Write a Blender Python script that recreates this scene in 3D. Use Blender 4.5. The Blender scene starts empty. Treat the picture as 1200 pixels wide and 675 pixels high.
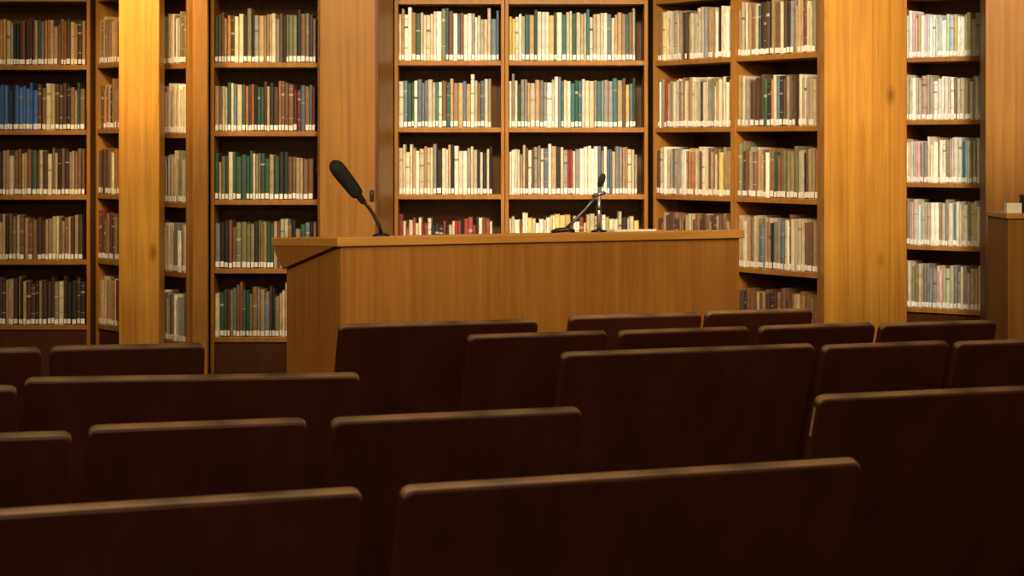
import bpy, bmesh, math, random
from mathutils import Vector, Matrix
random.seed(23)
scene = bpy.context.scene
C = scene.collection
EYE = 1.45
F = 2400.0
HOR = 171.0

# ------------------------------------------------------------------ materials
def new_mat(name):
    m = bpy.data.materials.new(name); m.use_nodes = True
    nt = m.node_tree
    return m, nt, nt.nodes['Principled BSDF']

def wood(name, dark, light, rough=0.45, scale=(22, 22, 1.3), bump=0.05, knots=False, spec=0.25, lo=0.36, hi=0.62):
    m, nt, b = new_mat(name)
    N, L = nt.nodes, nt.links
    tc = N.new('ShaderNodeTexCoord'); mp = N.new('ShaderNodeMapping')
    mp.inputs['Scale'].default_value = scale
    L.new(tc.outputs['Object'], mp.inputs['Vector'])
    n1 = N.new('ShaderNodeTexNoise'); n1.inputs['Scale'].default_value = 1.6
    n1.inputs['Detail'].default_value = 8; n1.inputs['Roughness'].default_value = 0.66
    n1.inputs['Distortion'].default_value = 0.8
    L.new(mp.outputs['Vector'], n1.inputs['Vector'])
    n2 = N.new('ShaderNodeTexNoise'); n2.inputs['Scale'].default_value = 2.2
    n2.inputs['Detail'].default_value = 2
    L.new(tc.outputs['Object'], n2.inputs['Vector'])
    mx = N.new('ShaderNodeMath'); mx.operation = 'MULTIPLY_ADD'
    mx.inputs[1].default_value = 0.66
    L.new(n1.outputs['Fac'], mx.inputs[0])
    m3 = N.new('ShaderNodeMath'); m3.operation = 'MULTIPLY'; m3.inputs[1].default_value = 0.34
    L.new(n2.outputs['Fac'], m3.inputs[0]); L.new(m3.outputs[0], mx.inputs[2])
    r = N.new('ShaderNodeValToRGB')
    r.color_ramp.elements[0].position = lo; r.color_ramp.elements[0].color = (*dark, 1)
    r.color_ramp.elements[1].position = hi; r.color_ramp.elements[1].color = (*light, 1)
    L.new(mx.outputs[0], r.inputs['Fac'])
    out = r.outputs['Color']
    if knots:
        mk = N.new('ShaderNodeMapping'); mk.inputs['Scale'].default_value = (5.0, 5.0, 2.4)
        L.new(tc.outputs['Object'], mk.inputs['Vector'])
        v = N.new('ShaderNodeTexVoronoi'); v.inputs['Scale'].default_value = 1.0
        L.new(mk.outputs['Vector'], v.inputs['Vector'])
        kr = N.new('ShaderNodeValToRGB')
        kr.color_ramp.elements[0].position = 0.03; kr.color_ramp.elements[0].color = (0.4, 0.3, 0.2, 1)
        kr.color_ramp.elements[1].position = 0.13; kr.color_ramp.elements[1].color = (1, 1, 1, 1)
        L.new(v.outputs['Distance'], kr.inputs['Fac'])
        mm = N.new('ShaderNodeMix'); mm.data_type = 'RGBA'; mm.blend_type = 'MULTIPLY'
        mm.inputs['Factor'].default_value = 0.8
        L.new(out, mm.inputs[6]); L.new(kr.outputs['Color'], mm.inputs[7])
        out = mm.outputs[2]
    L.new(out, b.inputs['Base Color'])
    b.inputs['Roughness'].default_value = rough
    b.inputs['Specular IOR Level'].default_value = spec
    bp = N.new('ShaderNodeBump'); bp.inputs['Strength'].default_value = bump
    L.new(n1.outputs['Fac'], bp.inputs['Height']); L.new(bp.outputs['Normal'], b.inputs['Normal'])
    return m

def plain(name, col, rough=0.6, metal=0.0, var=0.25, nscale=40, bump=0.0, spec=0.5, stretch=(1, 1, 1), island=0.0):
    m, nt, b = new_mat(name)
    N, L = nt.nodes, nt.links
    tc = N.new('ShaderNodeTexCoord'); mp = N.new('ShaderNodeMapping')
    mp.inputs['Scale'].default_value = stretch
    L.new(tc.outputs['Object'], mp.inputs['Vector'])
    n = N.new('ShaderNodeTexNoise'); n.inputs['Scale'].default_value = nscale; n.inputs['Detail'].default_value = 4
    L.new(mp.outputs['Vector'], n.inputs['Vector'])
    r = N.new('ShaderNodeValToRGB')
    r.color_ramp.elements[0].position = 0.3
    r.color_ramp.elements[0].color = (*[c * (1 - var) for c in col], 1)
    r.color_ramp.elements[1].position = 0.7
    r.color_ramp.elements[1].color = (*[min(1, c * (1 + var)) for c in col], 1)
    L.new(n.outputs['Fac'], r.inputs['Fac'])
    out = r.outputs['Color']
    if island:
        g = N.new('ShaderNodeNewGeometry'); oi = N.new('ShaderNodeObjectInfo')
        ad = N.new('ShaderNodeMath'); ad.operation = 'ADD'
        L.new(g.outputs['Random Per Island'], ad.inputs[0]); L.new(oi.outputs['Random'], ad.inputs[1])
        fr = N.new('ShaderNodeMath'); fr.operation = 'FRACT'; L.new(ad.outputs[0], fr.inputs[0])
        mr = N.new('ShaderNodeMapRange'); mr.inputs['To Min'].default_value = 1 - island; mr.inputs['To Max'].default_value = 1 + island * 0.55
        L.new(fr.outputs[0], mr.inputs['Value'])
        hs = N.new('ShaderNodeHueSaturation'); L.new(out, hs.inputs['Color']); L.new(mr.outputs[0], hs.inputs['Value'])
        mh = N.new('ShaderNodeMapRange'); mh.inputs['To Min'].default_value = 0.485; mh.inputs['To Max'].default_value = 0.515
        m7 = N.new('ShaderNodeMath'); m7.operation = 'MULTIPLY'; m7.inputs[1].default_value = 7.13
        f7 = N.new('ShaderNodeMath'); f7.operation = 'FRACT'
        L.new(fr.outputs[0], m7.inputs[0]); L.new(m7.outputs[0], f7.inputs[0]); L.new(f7.outputs[0], mh.inputs['Value'])
        L.new(mh.outputs[0], hs.inputs['Hue'])
        out = hs.outputs['Color']
    L.new(out, b.inputs['Base Color'])
    b.inputs['Roughness'].default_value = rough; b.inputs['Metallic'].default_value = metal
    b.inputs['Specular IOR Level'].default_value = spec
    if bump:
        bp = N.new('ShaderNodeBump'); bp.inputs['Strength'].default_value = bump
        L.new(n.outputs['Fac'], bp.inputs['Height']); L.new(bp.outputs['Normal'], b.inputs['Normal'])
    return m

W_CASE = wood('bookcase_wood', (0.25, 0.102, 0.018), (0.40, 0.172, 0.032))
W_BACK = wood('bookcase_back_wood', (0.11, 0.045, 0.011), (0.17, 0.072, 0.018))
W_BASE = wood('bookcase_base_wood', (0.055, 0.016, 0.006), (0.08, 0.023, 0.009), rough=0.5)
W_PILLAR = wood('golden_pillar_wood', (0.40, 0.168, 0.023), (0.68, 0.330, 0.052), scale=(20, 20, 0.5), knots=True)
W_PILLAR_D = wood('dimmed_pillar_wood', (0.23, 0.094, 0.015), (0.36, 0.160, 0.029), scale=(20, 20, 0.6))  # darker copy of the pillar wood: the weaker light is in the colour
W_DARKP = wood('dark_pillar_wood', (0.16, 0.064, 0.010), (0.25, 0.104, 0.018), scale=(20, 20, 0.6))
W_EDGE = wood('dark_edge_wood', (0.08, 0.03, 0.006), (0.13, 0.05, 0.01), scale=(16, 16, 0.6))
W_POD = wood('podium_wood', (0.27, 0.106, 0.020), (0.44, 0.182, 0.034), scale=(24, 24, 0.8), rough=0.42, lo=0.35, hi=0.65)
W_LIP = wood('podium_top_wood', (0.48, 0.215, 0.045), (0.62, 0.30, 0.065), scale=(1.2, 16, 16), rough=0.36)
SEAT = plain('dark_brown_leather', (0.084, 0.0225, 0.0112), 0.36, var=0.22, nscale=9, bump=0.015, spec=0.5, stretch=(1.2, 1, 0.7))
RIM = plain('worn_lit_trim', (0.24, 0.142, 0.070), 0.30, var=0.55, nscale=8)  # worn tan, paled to carry the highlight along the seat tops
LEGM = plain('dark_seat_metal', (0.02, 0.016, 0.014), 0.45, metal=0.6)
GLINT = plain('painted_edge_glint', (0.42, 0.33, 0.22), 0.4, var=0.2)  # pale colour standing in for a glint on one seat edge
BLACK = plain('black_foam', (0.008, 0.008, 0.008), 0.85, nscale=300, bump=0.4)
BLACKP = plain('black_plastic', (0.012, 0.011, 0.011), 0.35)
CHROME = plain('chrome_metal', (0.60, 0.58, 0.55), 0.30, metal=0.9, var=0.05)
GREYM = plain('grey_metal', (0.13, 0.125, 0.12), 0.35, metal=0.7, var=0.1)
WHITE = plain('white_card', (0.86, 0.84, 0.78), 0.6, var=0.04)
CARPET = plain('dark_carpet', (0.035, 0.018, 0.012), 0.95, var=0.4, nscale=120, bump=0.3)
PLASTER = plain('warm_dark_plaster', (0.10, 0.06, 0.035), 0.9, var=0.08, nscale=8)
CEIL = plain('ceiling_plaster', (0.16, 0.12, 0.08), 0.9, var=0.06, nscale=8)
PAPER = plain('book_page_paper', (0.58, 0.48, 0.31), 0.9, var=0.15, nscale=150)
LABEL = plain('white_spine_label', (0.87, 0.84, 0.77), 0.6, var=0.04, island=0.15)

# ------------------------------------------------------------------ helpers
def bx(bm, x0, x1, y0, y1, z0, z1, mi=0):
    v = [bm.verts.new(p) for p in ((x0,y0,z0),(x1,y0,z0),(x1,y1,z0),(x0,y1,z0),(x0,y0,z1),(x1,y0,z1),(x1,y1,z1),(x0,y1,z1))]
    for f in ((0,3,2,1),(4,5,6,7),(0,1,5,4),(1,2,6,5),(2,3,7,6),(3,0,4,7)):
        fc = bm.faces.new([v[i] for i in f]); fc.material_index = mi

def prism(bm, pts, z0, z1):
    a = [bm.verts.new((x, y, z0)) for x, y in pts]; b = [bm.verts.new((x, y, z1)) for x, y in pts]
    n = len(pts)
    bm.faces.new(a[::-1]); bm.faces.new(b)
    for i in range(n):
        bm.faces.new((a[i], a[(i+1) % n], b[(i+1) % n], b[i]))

def prism_x(bm, pts, x0, x1):          # polygon in y-z, extruded along x
    a = [bm.verts.new((x0, y, z)) for y, z in pts]; b = [bm.verts.new((x1, y, z)) for y, z in pts]
    n = len(pts)
    bm.faces.new(a[::-1]); bm.faces.new(b)
    for i in range(n):
        bm.faces.new((a[i], a[(i+1) % n], b[(i+1) % n], b[i]))

def tube(bm, pts, radii, seg=12):
    pts = [Vector(p) for p in pts]
    if not isinstance(radii, (list, tuple)): radii = [radii] * len(pts)
    rings = []
    prev = None
    for i, p in enumerate(pts):
        if i == 0: t = pts[1] - pts[0]
        elif i == len(pts) - 1: t = pts[-1] - pts[-2]
        else: t = pts[i+1] - pts[i-1]
        t.normalize()
        ref = prev if prev is not None else (Vector((0, 1, 0)) if abs(t.y) < 0.9 else Vector((1, 0, 0)))
        u = (ref - t * ref.dot(t)).normalized(); w = t.cross(u)
        prev = u
        rings.append([bm.verts.new(p + (u * math.cos(2*math.pi*k/seg) + w * math.sin(2*math.pi*k/seg)) * radii[i]) for k in range(seg)])
    for i in range(len(rings) - 1):
        for k in range(seg):
            f = bm.faces.new((rings[i][k], rings[i][(k+1) % seg], rings[i+1][(k+1) % seg], rings[i+1][k])); f.smooth = True
    bm.faces.new(rings[0][::-1]); bm.faces.new(rings[-1])

def mesh_from(bm, name):
    bmesh.ops.recalc_face_normals(bm, faces=bm.faces[:])
    me = bpy.data.meshes.new(name); bm.to_mesh(me); bm.free()
    return me

def obj(name, bm, mats, parent=None, bevel=0.0):
    me = mesh_from(bm, name)
    for m in (mats if isinstance(mats, (list, tuple)) else [mats]): me.materials.append(m)
    o = bpy.data.objects.new(name, me); C.objects.link(o)
    if parent: o.parent = parent
    if bevel:
        b = o.modifiers.new('bevel', 'BEVEL'); b.width = bevel; b.segments = 2; b.limit_method = 'ANGLE'
    return o

def tag(o, label, cat, group=None):
    o['label'] = label; o['category'] = cat
    if group: o['group'] = group
    return o

def thing(name, label, cat, loc=(0, 0, 0), rz=0.0, group=None):
    o = bpy.data.objects.new(name, None); C.objects.link(o)
    o.empty_display_size = 0.1
    o.location = loc; o.rotation_euler = (0, 0, rz)
    return tag(o, label, cat, group)

def struct(name, bm, m):
    o = obj(name, bm, m); o['kind'] = 'structure'; return o

def at(u, v, d):
    return Vector(((u - 600) * d / F, d, EYE - (v - HOR) * d / F))

# ------------------------------------------------------------------ room shell
X0, X1, Y0, Y1, ZC = -4.2, 4.2, -1.6, 11.5, 3.3
bm = bmesh.new(); bx(bm, X0, X1, Y0, Y1, -0.1, 0); struct('floor', bm, CARPET)
bm = bmesh.new(); bx(bm, X0, X1, Y0, Y1, ZC, ZC + 0.1); struct('ceiling', bm, CEIL)
bm = bmesh.new(); bx(bm, X0, X1, Y1, Y1 + 0.1, 0, ZC); struct('wall_back', bm, PLASTER)
bm = bmesh.new(); bx(bm, X0, X1, Y0 - 0.1, Y0, 0, ZC); struct('wall_rear', bm, PLASTER)
bm = bmesh.new(); bx(bm, X0 - 0.1, X0, Y0, Y1, 0, ZC); struct('wall_left', bm, PLASTER)
bm = bmesh.new(); bx(bm, X1, X1 + 0.1, Y0, Y1, 0, ZC); struct('wall_right', bm, PLASTER)

# ------------------------------------------------------------------ bookcases
ROWZ = [1.867, 1.540, 1.213, 0.886, 0.559]
CASE_H = 2.55
ST = 0.024
bays = {}
def bookcase(key, p0, p1, depth, dz, topz, label):
    p0 = Vector(p0); p1 = Vector(p1)
    t = p1 - p0; w = t.length; ang = math.atan2(t.y, t.x)
    root = thing('bookcase', label, 'bookcase', (p0.x, p0.y, 0), ang)
    pt = 0.018
    for x in (0, w - pt):
        bm = bmesh.new(); bx(bm, x, x + pt, 0, depth, 0, CASE_H); obj('side_panel', bm, W_CASE, root, 0.002)
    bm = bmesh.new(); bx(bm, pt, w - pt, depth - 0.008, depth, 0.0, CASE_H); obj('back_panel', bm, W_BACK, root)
    zs = [z + dz for z in ROWZ] + [topz, CASE_H]
    for z in zs:
        bm = bmesh.new(); bx(bm, pt, w - pt, 0.002, depth - 0.008, z - ST, z); obj('shelf', bm, W_CASE, root, 0.002)
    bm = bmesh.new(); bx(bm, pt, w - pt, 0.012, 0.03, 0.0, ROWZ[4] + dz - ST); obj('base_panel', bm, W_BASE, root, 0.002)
    bays[key] = dict(p0=p0, ang=ang, w=w, depth=depth, dz=dz, pt=pt)
    return root

bookcase('L', (-2.80, 10.30), (-2.122, 10.30), 0.26, -0.010, 2.20, 'leftmost wooden bookcase, brown and blue books on five shelves')
bookcase('A', (-2.10, 10.32), (-1.803, 9.929), 0.20, -0.004, 2.20, 'angled wooden bookcase mostly hidden behind the bright left pillar')
bookcase('B', (-1.797, 9.921), (-1.512, 9.545), 0.105, -0.030, 2.18, 'narrow angled wooden bookcase just right of the bright left pillar')
bookcase('C', (-1.436, 9.75), (-0.908, 9.75), 0.26, -0.020, 2.19, 'wooden bookcase of brown and dark books left of the brown pillar')
bookcase('D', (-0.574, 10.0), (-0.036, 10.0), 0.26, 0.0, 2.166, 'wooden bookcase of pale books right of the brown pillar')
bookcase('E', (-0.034, 10.0), (0.664, 10.0), 0.26, 0.0, 2.166, 'widest wooden bookcase, directly behind the podium microphone with chrome post')
pF = Vector((0.694, 10.1)); pG = Vector((1.362, 9.06)); dv = pG - pF
pM = pF + dv * 0.507
bookcase('F', pF, pM - dv * 0.001, 0.25, 0.0, 2.17, "angled wooden bookcase above the podium's right end")
bookcase('G', pM + dv * 0.001, pG, 0.25, -0.0, 2.19, 'angled wooden bookcase touching the left side of the right golden pillar')
bookcase('H', (2.02, 10.78), (2.42, 10.48), 0.26, 0.045, 2.24, 'rightmost wooden bookcase of white and pastel books')

# ------------------------------------------------------------------ pillars
def pillar(pts, mat, label, bevel=0.004):
    cx = sum(p[0] for p in pts) / len(pts); cy = sum(p[1] for p in pts) / len(pts)
    bm = bmesh.new(); prism(bm, [(x - cx, y - cy) for x, y in pts], 0, ZC)
    o = obj('wooden_pillar', bm, mat, None, bevel); o.location = (cx, cy, 0)
    return tag(o, label, 'pillar')
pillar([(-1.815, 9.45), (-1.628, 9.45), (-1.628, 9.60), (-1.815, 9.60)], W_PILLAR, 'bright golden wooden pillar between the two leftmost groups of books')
pillar([(-1.483, 9.50), (-1.412, 9.50), (-1.412, 9.535), (-1.483, 9.535)], W_CASE, 'slim wooden corner post, narrowest of the upright posts', 0.002)
pp = [(-0.902, 9.60), (-0.63, 9.60), (-0.60, 9.80), (-0.579, 9.97), (-0.579, 10.26), (-0.902, 10.26)]
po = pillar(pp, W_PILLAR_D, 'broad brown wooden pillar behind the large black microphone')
cx = sum(a for a, b in pp)/6; cy = sum(b for a, b in pp)/6
bm = bmesh.new(); prism(bm, [(-0.640-cx, 9.594-cy), (-0.626-cx, 9.594-cy), (-0.624-cx, 9.62-cy), (-0.640-cx, 9.601-cy)], 0, ZC)
obj('edge_strip', bm, W_EDGE, po)
bm = bmesh.new(); fz = EYE - (229 - HOR)*9.59/F
bx(bm, -0.666-cx, -0.646-cx, 9.590-cy, 9.601-cy, fz-0.026, fz+0.026); bx(bm, -0.661-cx, -0.651-cx, 9.580-cy, 9.591-cy, fz-0.012, fz+0.012)
fo = obj('wall_fitting', bm, BLACKP, po, 0.002); fo['label'] = 'small dark fitting'
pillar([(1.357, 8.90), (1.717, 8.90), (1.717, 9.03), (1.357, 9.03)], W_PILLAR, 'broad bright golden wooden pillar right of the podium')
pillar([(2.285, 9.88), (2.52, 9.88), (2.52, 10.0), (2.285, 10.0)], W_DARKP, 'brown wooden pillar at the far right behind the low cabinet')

# ------------------------------------------------------------------ low cabinet at the right with a white box
cab = thing('low_cabinet', 'low wooden cabinet with thin overhanging top at the far right edge', 'cabinet', (2.222, 9.2, 0))
bm = bmesh.new(); bx(bm, 0.008, 0.9, 0.010, 0.40, 0, 1.122); obj('body', bm, W_PILLAR_D, cab, 0.003)
bm = bmesh.new(); bx(bm, 0.0, 0.92, 0.0, 0.42, 1.122, 1.146); obj('top', bm, W_LIP, cab, 0.004)
bm = bmesh.new(); bx(bm, 0.12, 0.82, -0.002, 0.012, 0.12, 1.03); obj('door', bm, W_PILLAR_D, cab, 0.003)
bm = bmesh.new()
bx(bm, -0.034, 0.034, -0.025, 0.025, 0.0, 0.046)
o = obj('small_box', bm, WHITE, None, 0.002); o.location = (2.268, 9.27, 1.146)
tag(o, 'small flat pale box on the low cabinet at the far right', 'box')
bm = bmesh.new()
bx(bm, -0.035, 0.035, -0.03, 0.03, 0.0, 0.085)
o = obj('small_case', bm, BLACKP, None, 0.006); o.location = (2.352, 9.33, 1.146)
tag(o, 'small dark object on the cabinet, cut by the right frame edge', 'case')

# ------------------------------------------------------------------ books
PAL = {
 'cream': (0.62, 0.53, 0.37), 'ivory': (0.84, 0.78, 0.65), 'tan': (0.44, 0.30, 0.16), 'brown': (0.20, 0.10, 0.05),
 'dark brown': (0.075, 0.04, 0.022), 'black': (0.022, 0.021, 0.02), 'dark green': (0.04, 0.095, 0.058), 'teal': (0.045, 0.16, 0.17),
 'navy': (0.03, 0.05, 0.11), 'blue': (0.05, 0.15, 0.42), 'orange': (0.42, 0.18, 0.06), 'red': (0.30, 0.05, 0.035),
 'maroon': (0.14, 0.03, 0.025), 'grey': (0.28, 0.26, 0.23), 'olive': (0.22, 0.20, 0.10), 'pale green': (0.42, 0.52, 0.34),
 'pink': (0.60, 0.38, 0.34), 'pale blue': (0.50, 0.62, 0.68), 'yellow': (0.62, 0.48, 0.18), 'slate blue': (0.13, 0.18, 0.23)}
PM = {k: plain(k.replace(' ', '_') + '_book_cloth', c, 0.62, var=0.20, nscale=60, stretch=(1, 1, 0.35), island=0.32) for k, c in PAL.items()}
BANDS = {'gilt': plain('gilt_title_band', (0.38, 0.27, 0.12), 0.4), 'dark': plain('dark_title_band', (0.17, 0.11, 0.07), 0.6), 'pale': plain('pale_title_band', (0.5, 0.43, 0.31), 0.6)}

MIX = {
 'L': 'tan:7 brown:7 dark_brown:4 cream:3 orange:2 black:3 maroon:2 dark_green:2 olive:3 grey:3',
 'A': 'tan:6 brown:6 dark_brown:4 cream:2 orange:2 maroon:2 grey:1',
 'B': 'cream:6 tan:7 brown:3 ivory:2 grey:3 olive:2',
 'C': 'tan:7 brown:7 dark_brown:5 black:3 dark_green:3 cream:3 orange:2 grey:4 olive:3 maroon:2 slate_blue:2',
 'D': 'ivory:9 cream:8 teal:3 dark_green:2 black:2 tan:4 brown:2 grey:3 orange:1 navy:1 slate_blue:3 olive:1',
 'E': 'ivory:8 cream:8 teal:3 dark_green:2 black:2 tan:4 red:1 brown:2 grey:3 yellow:1 slate_blue:2 olive:1',
 'F': 'ivory:6 cream:7 tan:5 black:2 orange:1 red:1 teal:1 brown:3 yellow:1 grey:3 slate_blue:1 olive:1 dark_brown:1',
 'G': 'cream:6 tan:8 brown:5 orange:2 olive:3 black:2 ivory:2 grey:4 dark_green:2 dark_brown:2 slate_blue:1',
 'H': 'ivory:9 cream:6 pale_blue:3 pale_green:2 yellow:1 pink:2 tan:3 grey:2 teal:1 olive:1'}
def parse(s):
    names, ws = [], []
    for tok in s.split():
        n, w = tok.split(':'); names.append(n.replace('_', ' ')); ws.append(float(w))
    return names, ws
OVER = {  # rows with their own look
 ('L', 1): 'blue:9 navy:3', ('H', 0): 'ivory:7 pale_green:4 yellow:2 pale_blue:3 teal:1 pink:2 cream:3',
 ('H', 4): 'cream:7 pink:4 tan:4 olive:2 red:1 pale_green:2 grey:2', ('C', 2): 'dark_green:5 tan:5 brown:4 black:2 olive:2 cream:1 slate_blue:2',
 ('D', 3): 'red:6 ivory:4 cream:3 black:3 maroon:2', ('E', 3): 'cream:6 yellow:2 black:2 ivory:3 red:2', ('D', 2): 'cream:9 ivory:6 tan:4 black:2 grey:3',
 ('F', 3): 'tan:4 brown:5 dark_brown:4 cream:2', ('G', 4): 'dark_brown:3 tan:5 brown:4 orange:1',
 ('L', 3): 'tan:6 olive:3 brown:5 cream:2 dark_brown:4', ('L', 4): 'dark_brown:6 olive:4 tan:4 black:3 cream:2'}
FILL = {('D', 0): 0.985, ('D', 1): 0.91, ('D', 2): 0.92, ('D', 3): 0.92, ('E', 0): 0.94, ('E', 1): 0.94, ('E', 2): 0.96, ('C', 4): 0.72}
BAYNAME = {'L': 'leftmost bookcase', 'A': 'bookcase left of bright pillar', 'B': 'narrow bookcase by corner post',
 'C': 'bookcase left of brown pillar', 'D': 'bookcase right of brown pillar', 'E': 'widest bookcase behind podium',
 'F': "angled bookcase above podium's right end", 'G': 'angled bookcase beside golden pillar', 'H': 'rightmost bookcase'}
ROWNAME = ['top row', 'second row', 'third row', 'fourth row', 'fifth row']
ORD = ('first second third fourth fifth sixth seventh eighth ninth tenth eleventh twelfth thirteenth fourteenth fifteenth sixteenth '
       'seventeenth eighteenth nineteenth twentieth').split()
def ordn(i):
    if i < 20: return ORD[i]
    t, r = divmod(i + 1, 10)
    tens = {2: 'twenty', 3: 'thirty', 4: 'forty', 5: 'fifty'}[t]
    return (tens + '-' + ORD[r-1]) if r else {3: 'thirtieth', 4: 'fortieth', 5: 'fiftieth'}[t]

def book_bm(bm, w, dp, h, bands, mi=(0, 1, 2)):
    b = 0.0020
    prof = [(-w/2, dp), (-w/2, 0.007), (-w*0.36, 0.002), (0, 0), (w*0.36, 0.002), (w/2, 0.007), (w/2, dp),
            (w/2-b, dp), (w/2-b, 0.010), (-w/2+b, 0.010), (-w/2+b, dp)]
    lv = [0.0]
    for a, c in bands: lv += [a*h, c*h]
    lv.append(h)
    rings = [[bm.verts.new((x, y, z)) for x, y in prof] for z in lv]
    n = len(prof)
    f = bm.faces.new(rings[0][::-1]); f.material_index = mi[0]
    f = bm.faces.new(rings[-1]); f.material_index = mi[0]
    for i in range(len(lv) - 1):
        for k in range(n):
            f = bm.faces.new((rings[i][k], rings[i][(k+1) % n], rings[i+1][(k+1) % n], rings[i+1][k]))
            f.material_index = mi[2] if (i % 2 == 1 and 1 <= k <= 4) else mi[0]
    bx(bm, -w/2+b, w/2-b, 0.010, dp-0.004, 0.003, h-0.005, mi[1])
def label_bm(bm, w, lz, lh, mi=0):
    hw = min(w*0.40, 0.0095)
    bx(bm, -hw, hw, -0.0012, 0.003, lz, lz + lh, mi)

books = []
for key, B in bays.items():
    names0 = parse(MIX[key])
    for row in range(5):
        names, ws = parse(OVER[(key, row)]) if (key, row) in OVER else names0
        if (key, row) == ('L', 1): alt = parse(MIX['L'])
        z = ROWZ[row] + B['dz']
        x = B['pt'] + 0.002; lim = B['w'] - B['pt'] - 0.003
        end = B['pt'] + (lim - B['pt']) * FILL.get((key, row), random.uniform(0.97, 1.0))
        base_h = random.uniform(0.212, 0.228)
        if row == 0 and key in 'DEFG': base_h = 0.234
        if (key, row) == ('D', 3): base_h = 0.198
        run_col = None; idx = 0
        maxd = B['depth'] - 0.012 - 0.012
        while True:
            if run_col is None or random.random() < 0.88:
                if (key, row) == ('L', 1) and x > 0.60*B['w']: names, ws = alt
                run_col = random.choices(names, ws)[0]; run_h = base_h + random.gauss(0, 0.0115)
                run_w = random.choice([0.012, 0.013, 0.014, 0.016, 0.017, 0.019, 0.021, 0.024])
                jit = 0.004
            w = run_w * random.uniform(0.92, 1.08); h = max(0.165, min(0.262, run_h + random.gauss(0, jit)))
            if end - x < 0.010: break
            w = min(w, end - x)
            setback = random.uniform(0.006, 0.022) if B['depth'] > 0.15 else random.uniform(0.004, 0.008)
            dp = min(maxd - setback, random.uniform(0.13, 0.16))
            r = random.random()
            bands = []
            if w > 0.0150 and r < 0.38:
                a = random.uniform(0.58, 0.78); bands.append((a, a + random.uniform(0.02, 0.06)))
                if r < 0.15: bands.append((0.90, 0.912))
                if r < 0.2: bands.insert(0, (0.27, 0.285))
            dark = sum(PAL[run_col]) < 0.6
            bk = random.choice(['gilt', 'pale', 'gilt']) if dark else random.choice(['dark', 'gilt', 'gilt'])
            books.append(dict(key=key, row=row, i=idx, x=x, w=w, h=h, dp=dp, sb=setback, z=z, col=run_col, bands=bands, bk=bk,
                              lab=random.random() < 0.92, lz=random.uniform(0.004, 0.007), lh=random.uniform(0.022, 0.027)))
            x += w + 0.0006; idx += 1

def overlap(a0, a1, b0, b1): return max(0.0, min(a1, b1) - max(a0, b0))
for b in books:
    B = bays[b['key']]
    ca, sa = math.cos(B['ang']), math.sin(B['ang'])
    lx = b['x'] + b['w']/2; ly = b['sb']; lz = b['z']
    b['loc'] = (B['p0'].x + lx*ca - ly*sa, B['p0'].y + lx*sa + ly*ca, lz)
    b['ang'] = B['ang']
    us = []
    for e in (b['x'], b['x'] + b['w']):
        X = B['p0'].x + e*ca - ly*sa; Y = B['p0'].y + e*sa + ly*ca
        us.append(600 + X*F/Y)
    d = b['loc'][1]
    vt = HOR - (b['z'] + b['h'] - EYE)*F/d; vb = HOR - (b['z'] - EYE)*F/d
    u0, u1 = us
    wv = overlap(u0, u1, 0, 1200)
    for q in ((137, 193), (226, 250), (375, 461), (960, 1064), (1149, 1200)):
        wv -= overlap(u0, u1, *q)
    if u1 > 330 and u0 < 870: vb = min(vb, 274)
    vb = min(vb, 400)
    b['area'] = max(0, wv) * max(0, vb - max(0, vt))
order = sorted(range(len(books)), key=lambda k: -books[k]['area'])
solo = set(order[:300])
print('books', len(books), 'visible', sum(1 for b in books if b['area'] > 20))

stuff = bmesh.new()
slots = [PAPER, LABEL] + list(BANDS.values()) + list(PM.values())
sidx = {m.name: i for i, m in enumerate(slots)}
for k, b in enumerate(books):
    if k in solo:
        bm = bmesh.new(); book_bm(bm, b['w'], b['dp'], b['h'], b['bands'])
        o = obj('library_book', bm, [PM[b['col']], PAPER, BANDS[b['bk']]])
        o.location = b['loc']; o.rotation_euler = (0, 0, b['ang'])
        size = 'thick' if b['w'] > 0.0225 else 'slim' if b['w'] < 0.0158 else 'tall' if b['h'] > 0.230 else 'short' if b['h'] < 0.200 else 'upright'
        tag(o, f"{size} {b['col']} book, {ordn(b['i'])} from left, {ROWNAME[b['row']]}, {BAYNAME[b['key']]}", 'book', 'library books on the bookcase shelves')
        if b['lab']:
            bm = bmesh.new(); label_bm(bm, b['w'], b['lz'], b['lh']); obj('spine_label', bm, LABEL, o)
    else:
        tmp = bmesh.new()
        book_bm(tmp, b['w'], b['dp'], b['h'], b['bands'], (sidx[PM[b['col']].name], 0, sidx[BANDS[b['bk']].name]))
        if b['lab']: label_bm(tmp, b['w'], b['lz'], b['lh'], 1)
        M = Matrix.Translation(b['loc']) @ Matrix.Rotation(b['ang'], 4, 'Z')
        tmp.transform(M)
        me = bpy.data.meshes.new('tmp'); tmp.to_mesh(me); tmp.free()
        stuff.from_mesh(me); bpy.data.meshes.remove(me)
o = obj('library_books', stuff, slots)
o['kind'] = 'stuff'
tag(o, 'the many thinner and half hidden books filling the rest of the shelves', 'books')

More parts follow.
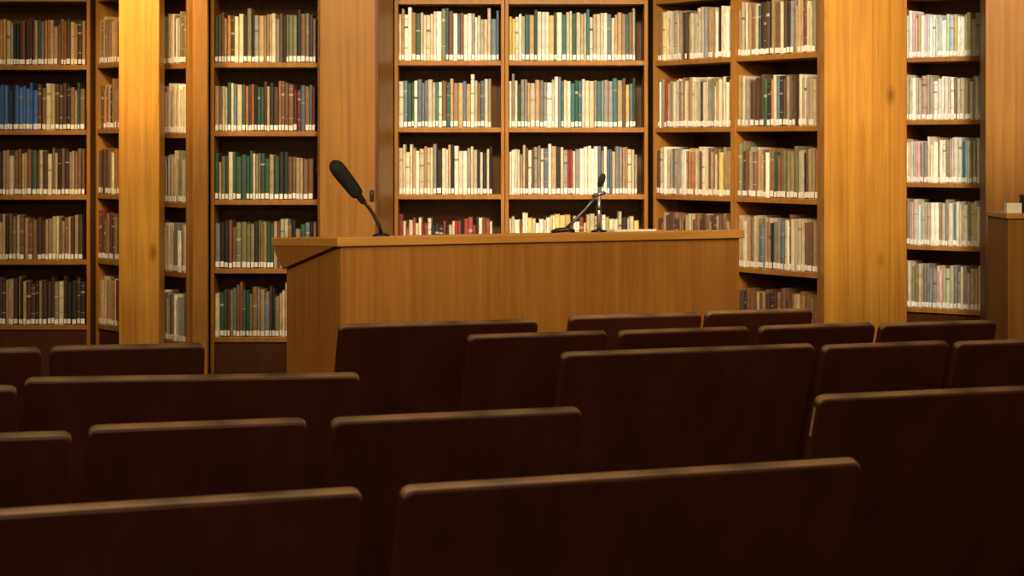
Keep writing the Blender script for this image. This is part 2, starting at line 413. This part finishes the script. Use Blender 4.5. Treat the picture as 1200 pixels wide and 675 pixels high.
# ------------------------------------------------------------------ podium
PA = math.radians(24)
FL = Vector((-0.683, 8.0))
def pod(a, b_, z=0): return Vector((FL.x + a*math.cos(PA) - b_*math.sin(PA), FL.y + a*math.sin(PA) + b_*math.cos(PA), z))
PL, PD = 1.837, 0.86
ZF, ZB = 1.092, 1.056
def podz(b_): return ZF + (ZB - ZF)*b_/PD
p = thing('podium', 'long wooden speaker podium with overhanging top in front of the bookcases', 'podium', (FL.x, FL.y, 0), PA)
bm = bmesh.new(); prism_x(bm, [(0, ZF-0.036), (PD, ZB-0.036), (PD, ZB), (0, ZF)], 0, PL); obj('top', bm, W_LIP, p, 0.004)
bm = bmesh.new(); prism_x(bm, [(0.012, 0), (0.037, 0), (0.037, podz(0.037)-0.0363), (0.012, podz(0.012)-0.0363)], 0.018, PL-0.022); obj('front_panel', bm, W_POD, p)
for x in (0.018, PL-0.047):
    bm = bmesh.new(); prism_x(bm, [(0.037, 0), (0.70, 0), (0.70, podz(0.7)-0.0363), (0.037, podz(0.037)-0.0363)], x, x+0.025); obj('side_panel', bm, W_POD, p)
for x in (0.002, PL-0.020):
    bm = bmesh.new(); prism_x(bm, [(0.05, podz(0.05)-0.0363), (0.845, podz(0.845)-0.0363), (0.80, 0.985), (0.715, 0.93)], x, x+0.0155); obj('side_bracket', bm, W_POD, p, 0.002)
bm = bmesh.new(); bx(bm, 0.0435, PL-0.0475, 0.0375, 0.66, 0.70, 0.722); obj('inner_shelf', bm, W_POD, p)

# papers on the podium
bm = bmesh.new()
for i in range(3):
    dx = random.uniform(-0.005, 0.005)
    bx(bm, -0.10+dx, 0.10+dx, -0.12, 0.12, i*0.003, i*0.003+0.0027)
o = obj('paper_stack', bm, WHITE); q = pod(1.43, 0.34); o.location = (q.x, q.y, podz(0.34) + 0.0005)
o.rotation_euler = (math.atan2(ZB-ZF, PD), 0, PA); tag(o, 'low stack of white papers on the podium top right of the microphones', 'papers')

# large black gooseneck microphone
def local(p3, o): return Vector(p3) - Vector(o)
mb = pod(0.28, 0.258, podz(0.258)); d = mb.y
mic = thing('microphone', 'large black foam covered microphone leaning left on the podium top', 'microphone', mb)
bm = bmesh.new(); tube(bm, [(0,0,-0.001), (0,0,0.008), (0,0,0.014)], [0.036, 0.034, 0.02], 24); obj('base', bm, BLACKP, mic)
def mp(u, v, dd=0.0): return local(at(u, v, d + dd), mb)
s0 = Vector((0, 0, 0.01))
bm = bmesh.new(); tube(bm, [s0, mp(444, 264), mp(438, 252), mp(432, 243, -0.005), mp(424, 234, -0.01)], [0.0085, 0.0075, 0.007, 0.007, 0.007]); obj('stem', bm, BLACKP, mic)
bm = bmesh.new()
h0, h1 = mp(427, 238, -0.01), mp(389, 189, -0.05)
ax = h1 - h0
prof = [(0, 0.008), (0.03, 0.0135), (0.18, 0.0145), (0.2, 0.014)]
tube(bm, [h0 + ax*t for t, r in prof], [r for t, r in prof], 20); obj('microphone_body', bm, BLACKP, mic)
bm = bmesh.new()
prof = [(0.17, 0.015), (0.20, 0.024), (0.28, 0.0275), (0.5, 0.030), (0.78, 0.032), (0.88, 0.030), (0.95, 0.023), (1.0, 0.009)]
tube(bm, [h0 + ax*t for t, r in prof], [r for t, r in prof], 20); obj('foam_windscreen', bm, BLACK, mic)

# smaller microphone on chrome post
mb = pod(1.275, 0.27, podz(0.27)); d = mb.y
mic = thing('microphone', 'small black microphone on a chrome post and angled arm, near papers', 'microphone', mb)
ub = 600 + mb.x*F/d
bm = bmesh.new(); tube(bm, [(0,0,-0.001), (0,0,0.008), (0,0,0.013)], [0.034, 0.031, 0.012], 24); obj('base', bm, BLACKP, mic)
bm = bmesh.new(); tube(bm, [(0,0,0.010), mp(ub, 244), mp(ub, 243.5), mp(ub+1, 216)], [0.0100, 0.0095, 0.0076, 0.0072], 16); obj('post', bm, CHROME, mic)
bm = bmesh.new(); tube(bm, [mp(ub, 246), mp(ub, 241)], 0.0125, 16); obj('collar', bm, GREYM, mic)
bm = bmesh.new(); tube(bm, [mp(ub-40, 269.5, -0.03), mp(ub-28, 258, -0.02), mp(ub-14, 243, -0.01), mp(ub-1, 227)], [0.0075, 0.007, 0.0058, 0.0055]); obj('arm', bm, GREYM, mic)
bm = bmesh.new(); tube(bm, [mp(ub-56, 272, -0.03), mp(ub-50, 270, -0.03), mp(ub-36, 269, -0.03), mp(ub-28, 271, -0.03)], [0.006, 0.010, 0.011, 0.006]); obj('arm_foot', bm, BLACKP, mic)
bm = bmesh.new(); tube(bm, [mp(ub, 219), mp(ub+1.5, 216), mp(ub+3, 211.5), mp(ub+4.5, 207), mp(ub+5.5, 203.5)], [0.008, 0.0125, 0.0148, 0.0140, 0.007], 18); obj('microphone_head', bm, BLACK, mic)
bm = bmesh.new(); tube(bm, [mp(ub-8, 230), mp(ub-5, 229), mp(ub+5, 226.5), mp(ub+8, 226)], [0.005, 0.009, 0.009, 0.005], 14); obj('clamp', bm, GREYM, mic)

# ------------------------------------------------------------------ auditorium seats
SH = 0.90
def slab(bm, w, zt, zb, y0, y1, r, e):
    """rounded slab in x-z, thickness along y, with softened edges"""
    def outline(ins):
        pts = []; hw = w/2 - ins; t = zt - ins; b_ = zb + ins; rr = max(0.004, r - ins)
        for cx, cz, a0 in ((hw-rr, t-rr, 0), (-hw+rr, t-rr, 90), (-hw+rr, b_+rr, 180), (hw-rr, b_+rr, 270)):
            for k in range(6):
                a = math.radians(a0 + 18*k); pts.append((cx + rr*math.cos(a), cz + rr*math.sin(a)))
        return pts
    rings = []
    for y, ins in ((y0, e), (y0+e*0.3, e*0.3), (y0+e, 0), (y1-e, 0), (y1-e*0.3, e*0.3), (y1, e)):
        rings.append([bm.verts.new((x, y, z)) for x, z in outline(ins)])
    n = len(rings[0])
    bm.faces.new(rings[0]); bm.faces.new(rings[-1][::-1])
    for i in range(len(rings)-1):
        for k in range(n):
            f = bm.faces.new((rings[i][k], rings[i][(k+1) % n], rings[i+1][(k+1) % n], rings[i+1][k])); f.smooth = True
REC = math.radians(19)
def recline(bm):
    c, s = math.cos(REC), math.sin(REC)
    for v in bm.verts:
        x, y, z = v.co
        v.co = (x, y*c - z*s, SH + y*s + z*c)
def seat(uL, uR, vm, rot, label):
    rot = math.radians(rot); t = math.tan(rot)
    uc = (uL + uR)/2
    yc = (EYE - SH)*F/(vm - HOR); xc = (uc-600)*yc/F
    y0 = yc - t*xc
    P = []
    for u in (uL, uR):
        y = y0/(1 - t*(u-600)/F); P.append(Vector(((u-600)*y/F, y)))
    w = (P[1]-P[0]).length; m = (P[0]+P[1])/2
    root = thing('auditorium_seat', label, 'seat', (m.x, m.y, 0), rot, 'rows of dark auditorium seats')
    r = 0.020
    bm = bmesh.new(); slab(bm, w, -0.001, -0.56, -0.014, 0.014, r, 0.006); recline(bm); obj('backrest', bm, SEAT, root)
    # thin trim swept over the top edge, following both rounded corners
    bm = bmesh.new(); hw = w/2; path = []
    for k in range(6):
        a = math.radians(165 - 15*k); path.append((-hw+r+r*math.cos(a), -r+r*math.sin(a), math.cos(a), math.sin(a)))
    for k in range(6):
        a = math.radians(90 - 15*k); path.append((hw-r+r*math.cos(a), -r+r*math.sin(a), math.cos(a), math.sin(a)))
    hwid, hh, cr = 0.0110, 0.0028, 0.0022
    cs = []
    for cx, cy, a0 in ((hwid-cr, hh-cr, 0), (-hwid+cr, hh-cr, 90), (-hwid+cr, -hh+cr, 180), (hwid-cr, -hh+cr, 270)):
        for k in range(4):
            a = math.radians(a0+30*k); cs.append((cx+cr*math.cos(a), cy+cr*math.sin(a)))
    n = len(cs)
    rings = []
    for j, (x, z, nx, nz) in enumerate(path):
        sc = 0.35 if j in (0, len(path)-1) else 0.75 if j in (1, len(path)-2) else 1.0
        rings.append([bm.verts.new((x + nx*(b_*sc - 0.0015), a*(0.93 + 0.07*sc), z - 0.001 + nz*(b_*sc - 0.0015))) for a, b_ in cs])
    for i in range(len(rings)-1):
        for k in range(n):
            f = bm.faces.new((rings[i][k], rings[i][(k+1) % n], rings[i+1][(k+1) % n], rings[i+1][k])); f.smooth = True
    bm.faces.new(rings[0]); bm.faces.new(rings[-1][::-1])
    recline(bm); obj('top_trim', bm, RIM, root)
    bm = bmesh.new(); slab(bm, w-0.07, -0.22, -0.60, 0.016, 0.091, 0.04, 0.02); recline(bm); obj('folded_seat', bm, SEAT, root)
    for s in (-1, 1):
        bm = bmesh.new(); x = s*(w/2 - 0.05)
        bx(bm, x-0.015, x+0.015, 0.135, 0.18, 0.012, 0.46); bx(bm, x-0.025, x+0.025, 0.04, 0.27, 0, 0.014)
        obj('leg', bm, LEGM, root, 0.003)
    root['half_width'] = w/2
    return root
S = [
 (-113, 425, 590, 21, 'nearest dark brown seat back at the lower left corner'),
 (470, 1008, 555, 21, 'nearest and widest dark brown seat back, lower right of centre'),
 (957, 1265, 458, 19, 'large dark brown seat back cut off by the right edge, second row'),
 (388, 682, 485, 19, 'dark brown seat back in the second row, lower centre below podium'),
 (103, 360, 496, 16, 'dark brown seat back in the second row, in front of the wide left one'),
 (-150, 85, 511, 14, 'dark brown seat back in the second row, cut by left edge'),
 (28, 422, 441, 8, 'wide dark brown seat back at left, third row'),
 (-160, 20, 455, 12, 'sliver of dark seat back at the left edge, third row'),
 (658, 955, 409, 19, 'wide dark brown seat back standing alone right of centre, third row'),
 (964, 1112, 403, 20, 'dark seat back directly right of the wide third row one'),
 (1119, 1275, 399, 18, 'dark seat back at right edge behind the large cut off one'),
 (397, 630, 378, 18, 'wide dark seat back directly before the left end of the podium'),
 (548, 712, 391, 20, 'dark seat back overlapping the wide one before the podium'),
 (725, 878, 386, 20, 'dark seat back behind the wide third row one, below podium right end'),
 (890, 1025, 381, 20, 'dark fourth row seat back below the golden pillar at right'),
 (1031, 1167, 378, 18, 'dark fourth row seat back below the rightmost bookcase'),
 (667, 822, 369, 18, 'far front row dark seat back touching the podium front in view'),
 (827, 952, 364, 18, 'farthest front row dark seat back, by the podium right corner'),
 (58, 240, 405, 14, 'dark seat back below the bright left pillar, behind the wide left one'),
 (-120, 48, 410, 14, 'dark seat back below the leftmost bookcase, cut by the left edge'),
]
roots = [seat(*s) for s in S]
# pale strip painted as a glint on the left edge of the large seat at the right
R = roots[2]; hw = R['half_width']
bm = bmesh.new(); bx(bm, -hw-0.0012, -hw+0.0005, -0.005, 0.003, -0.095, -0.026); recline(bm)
so = obj('glint_strip', bm, GLINT, R); so['label'] = 'painted glint strip on the left edge'

# ------------------------------------------------------------------ lights
WARM = (1.0, 0.76, 0.44)
SOFT = (1.0, 0.83, 0.58)
GOLD = (1.0, 0.72, 0.33)
def spot(x, y, z, tx, ty, tz, e, size=50, blend=0.7, col=WARM, rad=0.16):
    L = bpy.data.lights.new('ceiling_or_fill_spot', 'SPOT'); L.energy = e; L.color = col
    L.spot_size = math.radians(size); L.spot_blend = blend; L.shadow_soft_size = rad
    o = bpy.data.objects.new('ceiling_or_fill_spot', L); C.objects.link(o); o.location = (x, y, z)
    o.rotation_euler = (Vector((tx, ty, tz)) - Vector((x, y, z))).to_track_quat('-Z', 'Y').to_euler()
def area(x, y, z, tx, ty, tz, e, sx, sy, col=WARM):
    A = bpy.data.lights.new('fill_panel', 'AREA'); A.shape = 'RECTANGLE'; A.size = sx; A.size_y = sy; A.energy = e; A.color = col
    o = bpy.data.objects.new('fill_panel', A); C.objects.link(o); o.location = (x, y, z)
    o.rotation_euler = (Vector((tx, ty, tz)) - Vector((x, y, z))).to_track_quat('-Z', 'Y').to_euler()
spot(-2.5, 7.4, 3.15, -2.45, 10.3, 1.3, 135, 50)
spot(-1.75, 8.0, 3.15, -1.72, 9.5, 2.1, 310, 36, 1.0, col=GOLD)
spot(-1.2, 7.0, 3.15, -1.05, 9.75, 1.45, 170, 46)
spot(-0.2, 6.7, 3.15, -0.30, 10.0, 1.55, 335, 40, col=SOFT)
spot(0.4, 6.7, 3.15, 0.4, 10.0, 1.55, 310, 40, col=SOFT)
spot(0.2, 7.0, 3.15, 1.05, 9.6, 1.4, 215, 44, col=SOFT)
spot(1.4, 6.7, 3.15, 1.55, 8.9, 1.75, 180, 40, 0.9, col=GOLD)
spot(2.1, 7.8, 3.15, 2.25, 10.6, 1.6, 640, 36, col=(1, 0.87, 0.68))
spot(1.0, 4.4, 3.15, 0.1, 8.3, 0.8, 285, 38, 1.0, col=WARM)
spot(-2.8, 6.0, 3.0, -0.95, 8.4, 0.75, 190, 30, 0.8, col=WARM)  # fill from the left, added to brighten the podium's side panel
area(0, 3.6, 3.25, 0, 3.6, 0, 62, 5.0, 2.6)  # unseen overhead fill, added to light the seat rims
area(0.6, 6.2, 3.1, 0.6, 10.0, 1.2, 55, 4.2, 0.5)  # unseen soft fill, added to brighten the shelves
area(0, -1.2, 2.6, 0, 4.5, 0.5, 46, 4.0, 1.0)  # unseen fill behind the camera, added to lift the seat backs

w = bpy.data.worlds.new('World'); scene.world = w; w.use_nodes = True
w.node_tree.nodes['Background'].inputs['Color'].default_value = (1, 0.7, 0.4, 1)
w.node_tree.nodes['Background'].inputs['Strength'].default_value = 0.01

# ------------------------------------------------------------------ camera
cam = bpy.data.cameras.new('camera'); cam.sensor_width = 36; cam.lens = 72
cam.shift_y = -(337.5 - HOR)/1200
cam.dof.use_dof = True; cam.dof.focus_distance = 9.4; cam.dof.aperture_fstop = 11
co = bpy.data.objects.new('camera', cam); C.objects.link(co)
co.location = (0, 0, EYE); co.rotation_euler = (math.pi/2, 0, 0)
scene.camera = co
scene.view_settings.view_transform = 'Standard'
